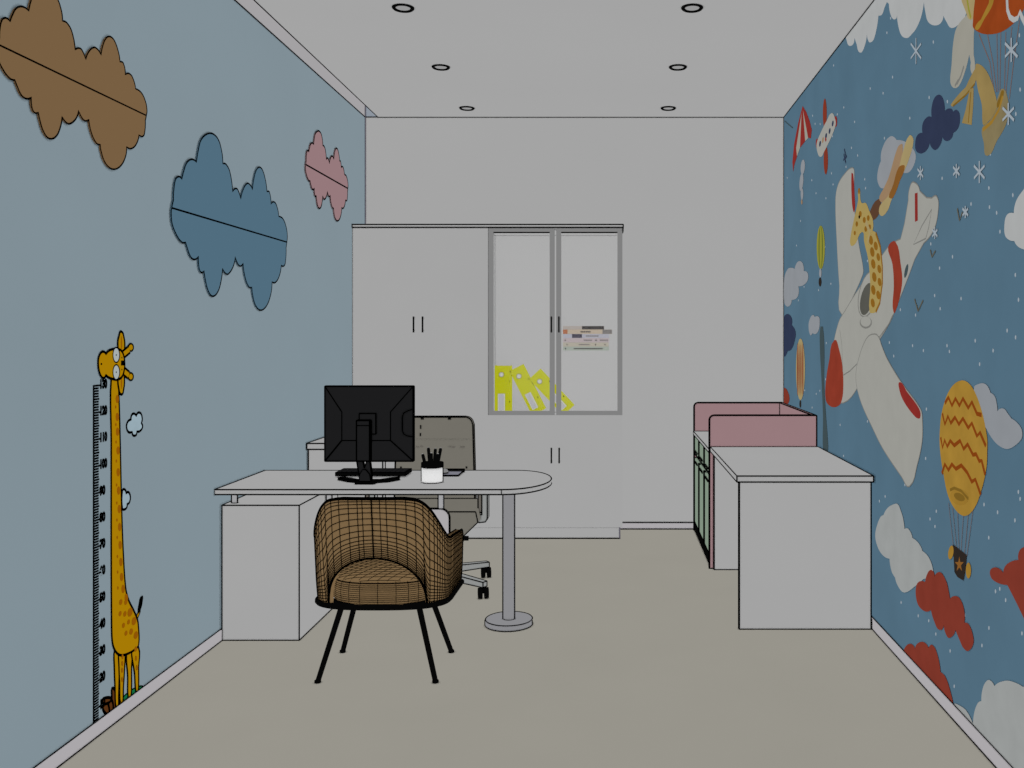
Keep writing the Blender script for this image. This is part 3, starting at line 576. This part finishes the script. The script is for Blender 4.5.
# pen cup
cx, cy = -.928, 4.637; cup = thing('pen_cup', 'glossy white pen cup with a black band around its rim', 'pen holder', (cx, cy, ZD))
b = MB(); b.lathe((cx, cy, ZD+.001), [(.050, 0), (.0545, .004), (.0545, .082), (.050, .082), (.050, .008)], 'cup_metal', 48)
for s in (-1, 1): b.seg((cx+s*.0555, cy-.005, ZD+.005), (cx+s*.0555, cy-.005, ZD+.084), .003)
b.path([(cx+.0535*math.cos(t), cy+.0535*math.sin(t), ZD+.003) for t in [math.pi+math.pi*i/20 for i in range(21)]], .0016); b.build('cup_body', cup)
b = MB(); b.lathe((cx, cy, ZD+.078), [(.0555, 0), (.0575, .002), (.0575, .024), (.0555, .026), (.050, .026), (.050, .002)], 'jet', 40); b.build('rim_band', cup)
for dx, dy, tx, ty, h in ((-.036, -.012, -.045, -.020, .150), (-.018, .012, -.024, .018, .178), (-.008, -.016, -.001, -.022, .155), (.006, .008, .013, .012, .174), (.016, -.010, .030, -.014, .150), (.024, .010, .039, .016, .176)):
    p = Vector((cx+dx*.45, cy+dy*.6, ZD+.014)); q = Vector((cx+tx, cy+ty, ZD+h-.008))
    t = thing('pen', 'black pen standing among the pens in the glossy cup', 'pen', p, 'pens in the cup')
    b = MB(); b.seg(p, q, .0085, 'jet', 10, smooth=True); b.build('barrel', t)
    b = MB(); d = (q-p).normalized(); b.seg(q, q+d*.008, .0082, 'jet', 10, r2=.004); b.seg(q+d*.002, q+d*.0085, .0045, 'pen_tip', 10); b.build('cap', t)

# ------------------------------------------------------------------ tan armchair in front of the desk
AX, AY = -1.034, 4.13
ac = thing('armchair', 'tan mesh-patterned armchair with black legs standing before the desk', 'armchair', (AX, AY, 0))
def sstep(a_, b_, t): t = min(1, max(0, (t-a_)/(b_-a_))); return t*t*(3-2*t)
def plan(t):
    s = -1 if t < 0 else 1; u = abs(t)
    if u < .66:
        ph = u/.66*math.pi/2; n = 2/2.8
        return s*.306*math.sin(ph)**n, -.02-.18*max(0, math.cos(ph))**n
    q = (u-.66)/.34
    return s*(.306+.006*q), -.02+.255*q
def topz(t):
    u = abs(t); z = .814-.008*sstep(.12, .24, u)-.198*sstep(.20, .61, u)-.028*max(0, u-.6)/.4
    return z-.06*max(0, (u-.95)/.05)**2
def shell(t, v, off=0.0):
    x, y = plan(t); e = 1e-3
    xa_, ya_ = plan(max(-1, t-e)); xb_, yb_ = plan(min(1, t+e)); T = Vector((xb_-xa_, yb_-ya_)).normalized(); N = Vector((T.y, -T.x))
    xl = x
    zl = .329
    if y < 0 and abs(xl) < .222: zl += .222*math.sqrt(max(0, 1-(xl/.222)**2))**.9
    z = zl+(topz(t)-zl)*v
    q = max(0, min(1, (z-.329)/.10)); k = .965+.015*math.sqrt(q)+.02*min(1, max(0, (z-.329)/.30))
    lean = -.075*max(0, (z-.34))/.48*min(1, max(0, -y/.20))
    flare = .0*sstep(.8, 1, abs(t))*sstep(.5, .6, z)
    return Vector((AX+(x*k)+N.x*off+(flare if t > 0 else -flare), AY+y*(.5+.5*k)+lean+N.y*off, z))
NT, NV = 120, 30
def grid(off, m):
    vs = [shell(-1+2*i/NT, j/NV, off) for i in range(NT+1) for j in range(NV+1)]; w_ = NV+1
    return vs, [[i*w_+j, (i+1)*w_+j, (i+1)*w_+j+1, i*w_+j+1] for i in range(NT) for j in range(NV)]
b = MB(); vo, fo = grid(.0, 0); b.add(vo, fo, 'tan_fabric', True); vi, fi = grid(-.032, 0); b.add(vi, [f[::-1] for f in fi], 'tan_fabric', True)
w_ = NV+1; n0 = len(vo)
edge = [[i*w_+NV, (i+1)*w_+NV] for i in range(NT)]
b.add(vo+vi, [[p, q, n0+q, n0+p] for p, q in edge]+[[i*w_, n0+i*w_, n0+(i+1)*w_, (i+1)*w_] for i in range(NT)]+[[j, j+1, n0+j+1, n0+j] for j in range(NV)]+[[NT*w_+j, n0+NT*w_+j, n0+NT*w_+j+1, NT*w_+j+1] for j in range(NV)], 'tan_fabric')
LR = .0019
vlist = [.03, .06, .09, .125, .16, .20, .25, .31, .38, .47, .57, .67, .77, .85, .91, .955, .985]
tl = sorted(set([s*t for s in (-1, 1) for t in [.045, .09, .15, .21, .27, .32, .365, .40, .43, .46, .49, .515, .54, .565, .59, .615, .64, .665, .69, .715, .74, .765, .79, .815, .84, .865, .89, .915, .94, .965, .985]]+[.02, -.025]))
for off in (.0006, -.0326):
    for v in vlist: b.path([shell(-1+2*i/90, v, off) for i in range(91)], LR if off > 0 else .001, n=3)
    for t in tl: b.path([shell(t, j/24, off) for j in range(25)], LR if off > 0 else .001, n=3)
b.path([shell(-1+2*i/NT, 1, -.002) for i in range(NT+1)], .0062, n=6); b.path([shell(-1+2*i/NT, 1, -.03) for i in range(NT+1)], .004, n=6)
b.path([shell(-1+2*i/NT, 0, -.002) for i in range(NT+1)], .0052, n=6)
for t in (-1, 1): b.path([shell(t, j/NV, -.004) for j in range(NV+1)], .005, n=6)
for t in tl: b.seg(shell(t, 1, .0), shell(t, 1, -.032), .0016, n=3)
b.path([shell(0, j/24, .002) for j in range(25)], .003, n=5); b.build('shell_back', ac)
# thick dark hem of the shell
b = MB(); hem = []
for i in range(91):
    x, y = plan(-1+2*i/90); hem.append(Vector((AX+x*.975, AY+y*.98, .326)))
hem.append(hem[0]); b.path(hem[:-1], .0125, 'jet', n=8); b.seg(hem[0], hem[-2], .006, 'jet', 6)
b.build('hem', ac)
# seat cushion
b = MB(); n = 56; SX, SY, cyy = .243, .222, AY+.055
def sring(k, z, off=0):
    r = []
    for i in range(n):
        t = 2*math.pi*i/n; c, s = math.cos(t), math.sin(t); e = 2/2.7
        r.append(Vector((AX+(SX*k+off)*math.copysign(abs(c)**e, c), cyy+(SY*k+off)*math.copysign(abs(s)**e, s), z)))
    return r
prof = [(.95, .322), (1, .335), (1.01, .38), (1.0, .412), (.97, .428), (.90, .436), (.75, .443), (.5, .449), (.25, .452), (.02, .453)]
rg = [sring(k, z) for k, z in prof]; vs = [p for r in rg for p in r]
b.add(vs, [[a_*n+i, a_*n+(i+1) % n, (a_+1)*n+(i+1) % n, (a_+1)*n+i] for a_ in range(len(prof)-1) for i in range(n)], 'tan_fabric', True)
b.add(vs, [list(range(n))[::-1]], 'tan_fabric')
for z in (.332, .341, .350, .359, .368, .377, .386, .395, .404, .413): b.path(sring(1.006, z, .001), .0013, closed=True, n=3)
for k, z in ((.985, .4225),): b.path(sring(k, z, .001), .0028, closed=True, n=4)
for i in range(0, n, 2): b.path([r[i]+Vector((0, 0, .0008)) for r in rg[:5]], .0013, n=3)
def topat(x, y):
    lx, ly = abs(x/SX), abs(y/SY); r = (lx**2.7+ly**2.7)**(1/2.7)
    if r > .97: return None
    for (k0, z0_), (k1, z1_) in zip(prof[4:], prof[5:]):
        if k1 <= r <= k0: return Vector((AX+x, cyy+y, z1_+(z0_-z1_)*(r-k1)/(k0-k1)+.001))
    return Vector((AX+x, cyy+y, .454))
for j in range(-7, 8):
    for pts in ([topat(-SX+2*SX*i/40, SY*j/7.5+.02*(-SX+2*SX*i/40)) for i in range(41)], [topat(SX*j/5.5+.5*(y_+.2), y_) for y_ in [-SY+2*SY*i/40 for i in range(41)]]):
        run = [p for p in pts if p is not None]
        if len(run) > 1: b.path(run, .0014, n=3)
b.build('seat', ac)
b = MB(); b.prism([(AX-.22, AY-.15, .318), (AX+.22, AY-.15, .318), (AX+.22, AY+.2, .318), (AX-.22, AY+.2, .318)], (0, 0, .013), 'jet'); b.build('seat_base', ac)
for fx, fy, tx, ty in ((-1.287, 3.93, -1.20, 4.0), (-.773, 3.93, -.862, 4.0), (-1.292, 4.31, -1.195, 4.24), (-.772, 4.31, -.868, 4.24)):
    b = MB(); b.seg((fx, fy, .004), (tx, ty, .322), .0115, 'jet', 12, r2=.013, smooth=True); b.seg((fx, fy, 0.0005), (fx, fy, .010), .0145, 'jet', 12); b.build('leg', ac)

# ------------------------------------------------------------------ office chair behind the desk
OX, OY = -1.085, 5.40
oc = thing('office_chair', 'taupe office chair on castors behind the white desk', 'office chair', (OX, OY, 0))
k = 5.55/F; X = lambda x: (x-612.5)*k; Z = lambda y: EYE-(y-339)*k
w0, w1, zt_, zb_, r = .250, .233, 1.019, .45, .045
pr = [(-w0, zb_), (-w1-.003, zt_-r)]+[(-w1+r-r*math.cos(t), zt_-r+r*math.sin(t)) for t in [math.pi/2*i/8 for i in range(1, 9)]]
pr = pr+[(-x, z) for x, z in pr[::-1]]
b = MB(); b.prism([(OX-.012+x, 5.55, z) for x, z in pr], (0, .045, 0), 'taupe', LW(5.5, .85))
def mark(x, y, wd, h, m='jet'): b.box(X(x)-wd*k/2, X(x)+wd*k/2, 5.547, 5.55, Z(y)-h*k/2, Z(y)+h*k/2, m)
for x, y, wd, h in ((422.3,418.7,3,1.6), (449.5,418.7,3,1.8), (420.7,427,1.2,3.6), (420.4,434.6,1.2,3), (466.5,467.5,1.5,2), (401,467.5,1.5,2), (428.5,499.5,1.2,1.2), (448.8,503,.8,3), (467,503,1.6,1.6)): mark(x, y, wd, h)
for x, y, wd in ((417.5,447,3), (421.5,446.4,2), (449.5,446.6,2), (453,447,3.4), (462.3,447,4.6)): mark(x, y, wd, 1.0, 'taupe_dark')
b.box(X(416), X(474), 5.548, 5.55, Z(439.3)-.001, Z(439.3)+.001, 'taupe_line'); b.build('backrest', oc)
b = MB()
ft = [(-.305, .515), (.305, .515), (.318, .455), (.232, .372), (-.232, .372), (-.318, .455)]
b.prism([(OX+x, 5.13, z) for x, z in ft], (0, .415, 0), 'taupe', LW(5.1, .7)); b.build('seat', oc)
for s in (-1, 1):
    b = MB(); xx = OX+s*.328
    b.box(xx-.026, xx-.004, 5.24, 5.30, .49, .665, 'taupe_dark', LW(5.2, .7)); 
    b.prism([(xx-.004, 5.24, .665), (xx+.028, 5.24, .665), (xx+.028, 5.24, .455), (xx+.018, 5.24, .435), (xx-.022, 5.24, .43), (xx-.034, 5.24, .485), (xx-.004, 5.24, .475)], (0, .06, 0), 'arm_grey', LW(5.2, .7))
    b.prism([(xx-.028, 5.14, .665), (xx+.03, 5.14, .665), (xx+.03, 5.42, .665), (xx-.028, 5.42, .665)], (0, 0, .02), 'arm_grey', LW(5.2, .6)); b.build('armrest', oc)
b = MB(); b.lathe((OX, OY, 0), [(.028, .10), (.028, .372)], 'jet', 20); b.lathe((OX, OY, 0), [(.05, .30), (.09, .34), (.09, .3715)], 'jet', 20); b.build('gas_column', oc)
b = MB(); b.seg((OX+.09, 5.16, .358), (OX+.235, 5.14, .362), .008, 'jet', 8); b.seg((OX+.225, 5.14, .362), (OX+.262, 5.14, .362), .014, 'jet', 10); b.build('lever', oc)
b = MB(); b.lathe((OX, OY, 0), [(.045, .085), (.05, .09), (.05, .125), (.035, .135)], 'arm_grey', 24); b.build('hub', oc)
for i in range(5):
    an = R(-30+72*i); d = Vector((math.cos(an), math.sin(an), 0)); s = Vector((-d.y, d.x, 0)); c = Vector((OX, OY, 0)); L = .402
    b = MB(); vs = []
    for rr, ww, z0_, z1_ in ((.03, .028, .085, .130), (L, .018, .068, .098)):
        for sx in (-1, 1):
            for z in (z0_, z1_): vs.append(c+d*rr+s*ww*sx+Vector((0, 0, z)))
    b.add(vs, [[0, 1, 3, 2], [4, 6, 7, 5], [0, 4, 5, 1], [2, 3, 7, 6], [0, 2, 6, 4], [1, 5, 7, 3]], 'arm_grey')
    for p, q in ((0, 4), (1, 5), (2, 6), (3, 7), (4, 5), (5, 7), (6, 7), (4, 6)): b.seg(vs[p], vs[q], LW(5.3, .62))
    arm = b.build('base_arm', oc)
    b = MB(); e = c+d*(L-.012)
    for sx in (-1, 1):
        s2 = Vector((.97, .24, 0)); p = e+s2*sx*.018; b.seg(p-s2*.012+Vector((0, 0, .032)), p+s2*.012+Vector((0, 0, .032)), .031, 'jet', 18)
    b.seg(e+Vector((0, 0, .03)), e+Vector((0, 0, .072)), .008, 'jet', 8); b.build('castor', arm)

# ------------------------------------------------------------------ right-hand desk and pink screened counter
rd = thing('desk', 'white panel-ended desk standing along the mural wall, nearest the camera', 'desk', (1.0, 5.25, 0))
b = MB(); b.box(.640, XR-.009, 4.63, 5.872, .764, .795, 'white', LW(5.0, .68)); b.build('desktop', rd)
b = MB(); b.box(.655, XR-.017, 4.647, 4.672, .001, .764, 'white', LW(4.7, .75)); b.build('end_panel', rd)
b = MB(); b.box(.6605, XR-.017, 5.845, 5.870, .001, .764, 'white', LW(5.8, .7)); b.build('end_panel', rd)
# pink U-shaped screen
sc_ = thing('partition_screen', 'dusty pink U-shaped partition screen around the counter by the mural', 'partition', (1.0, 6.5, 0))
def screen(x0, x1, y, z0, z1, th, name, r=.03):
    o = [(x0, z0), (x0, z1-r)]+[(x0+r-r*math.cos(t), z1-r+r*math.sin(t)) for t in [math.pi/2*i/6 for i in range(1, 7)]]+[(x1, z1), (x1, z0)]
    b = MB(); b.prism([(x, y, z) for x, z in o], (0, th, 0), 'pink', LW(y, .75)); return b.build(name, sc_)
screen(.634, XR-.019, 5.876, .001, 1.001, .03, 'front_panel')
screen(.640, XR-.019, 7.045, .001, 1.001, .03, 'rear_panel')
b = MB(); b.box(XR-.042, XR-.019, 5.908, 7.043, .057, 1.0, 'pink', LW(6.4, .7)); b.build('side_panel', sc_)
# counter cabinet inside the screen
ct = thing('counter_cabinet', 'white topped low cabinet with pale green doors inside the pink screen', 'cabinet', (1.0, 6.5, 0))
xc = .645
b = MB(); b.box(.634, XR-.048, 5.908, 7.043, .752, .777, 'white', LW(6.4, .6)); b.build('countertop', ct)
b = MB(); b.box(xc+.012, XR-.048, 5.908, 7.043, .05, .752, 'green'); b.box(xc-.004, XR-.048, 5.908, 7.043, .001, .05, 'jet'); b.build('carcass', ct)
ys = [5.91, 6.29, 6.67, 7.04]
for y0_, y1_ in zip(ys, ys[1:]):
    b = MB(); b.box(xc-.004, xc+.012, y0_+.006, y1_-.006, .06, .575, 'green'); 
    for yy in (y0_+.006, y1_-.006): b.box(xc-.006, xc+.010, max(yy-.05, 5.912), min(yy+.05, 7.04), .06, .575, 'jet')
    b.box(xc-.006, xc+.010, y0_+.006, y1_-.006, .06, .085, 'jet'); d = b.build('door', ct)
    b = MB(); b.box(xc-.012, xc-.006, y0_+.09, y1_-.09, .545, .560, 'jet'); b.build('handle', d)
    b = MB(); b.box(xc-.004, xc+.012, y0_+.006, y1_-.006, .60, .748, 'green')
    for yy in (y0_+.006, y1_-.006): b.box(xc-.006, xc+.010, max(yy-.05, 5.912), min(yy+.05, 7.04), .60, .748, 'jet')
    b.box(xc-.006, xc+.010, y0_+.006, y1_-.006, .60, .618, 'jet'); d = b.build('drawer', ct)
    b = MB(); b.box(xc-.012, xc-.006, y0_+.09, y1_-.09, .630, .642, 'jet'); b.build('handle', d)
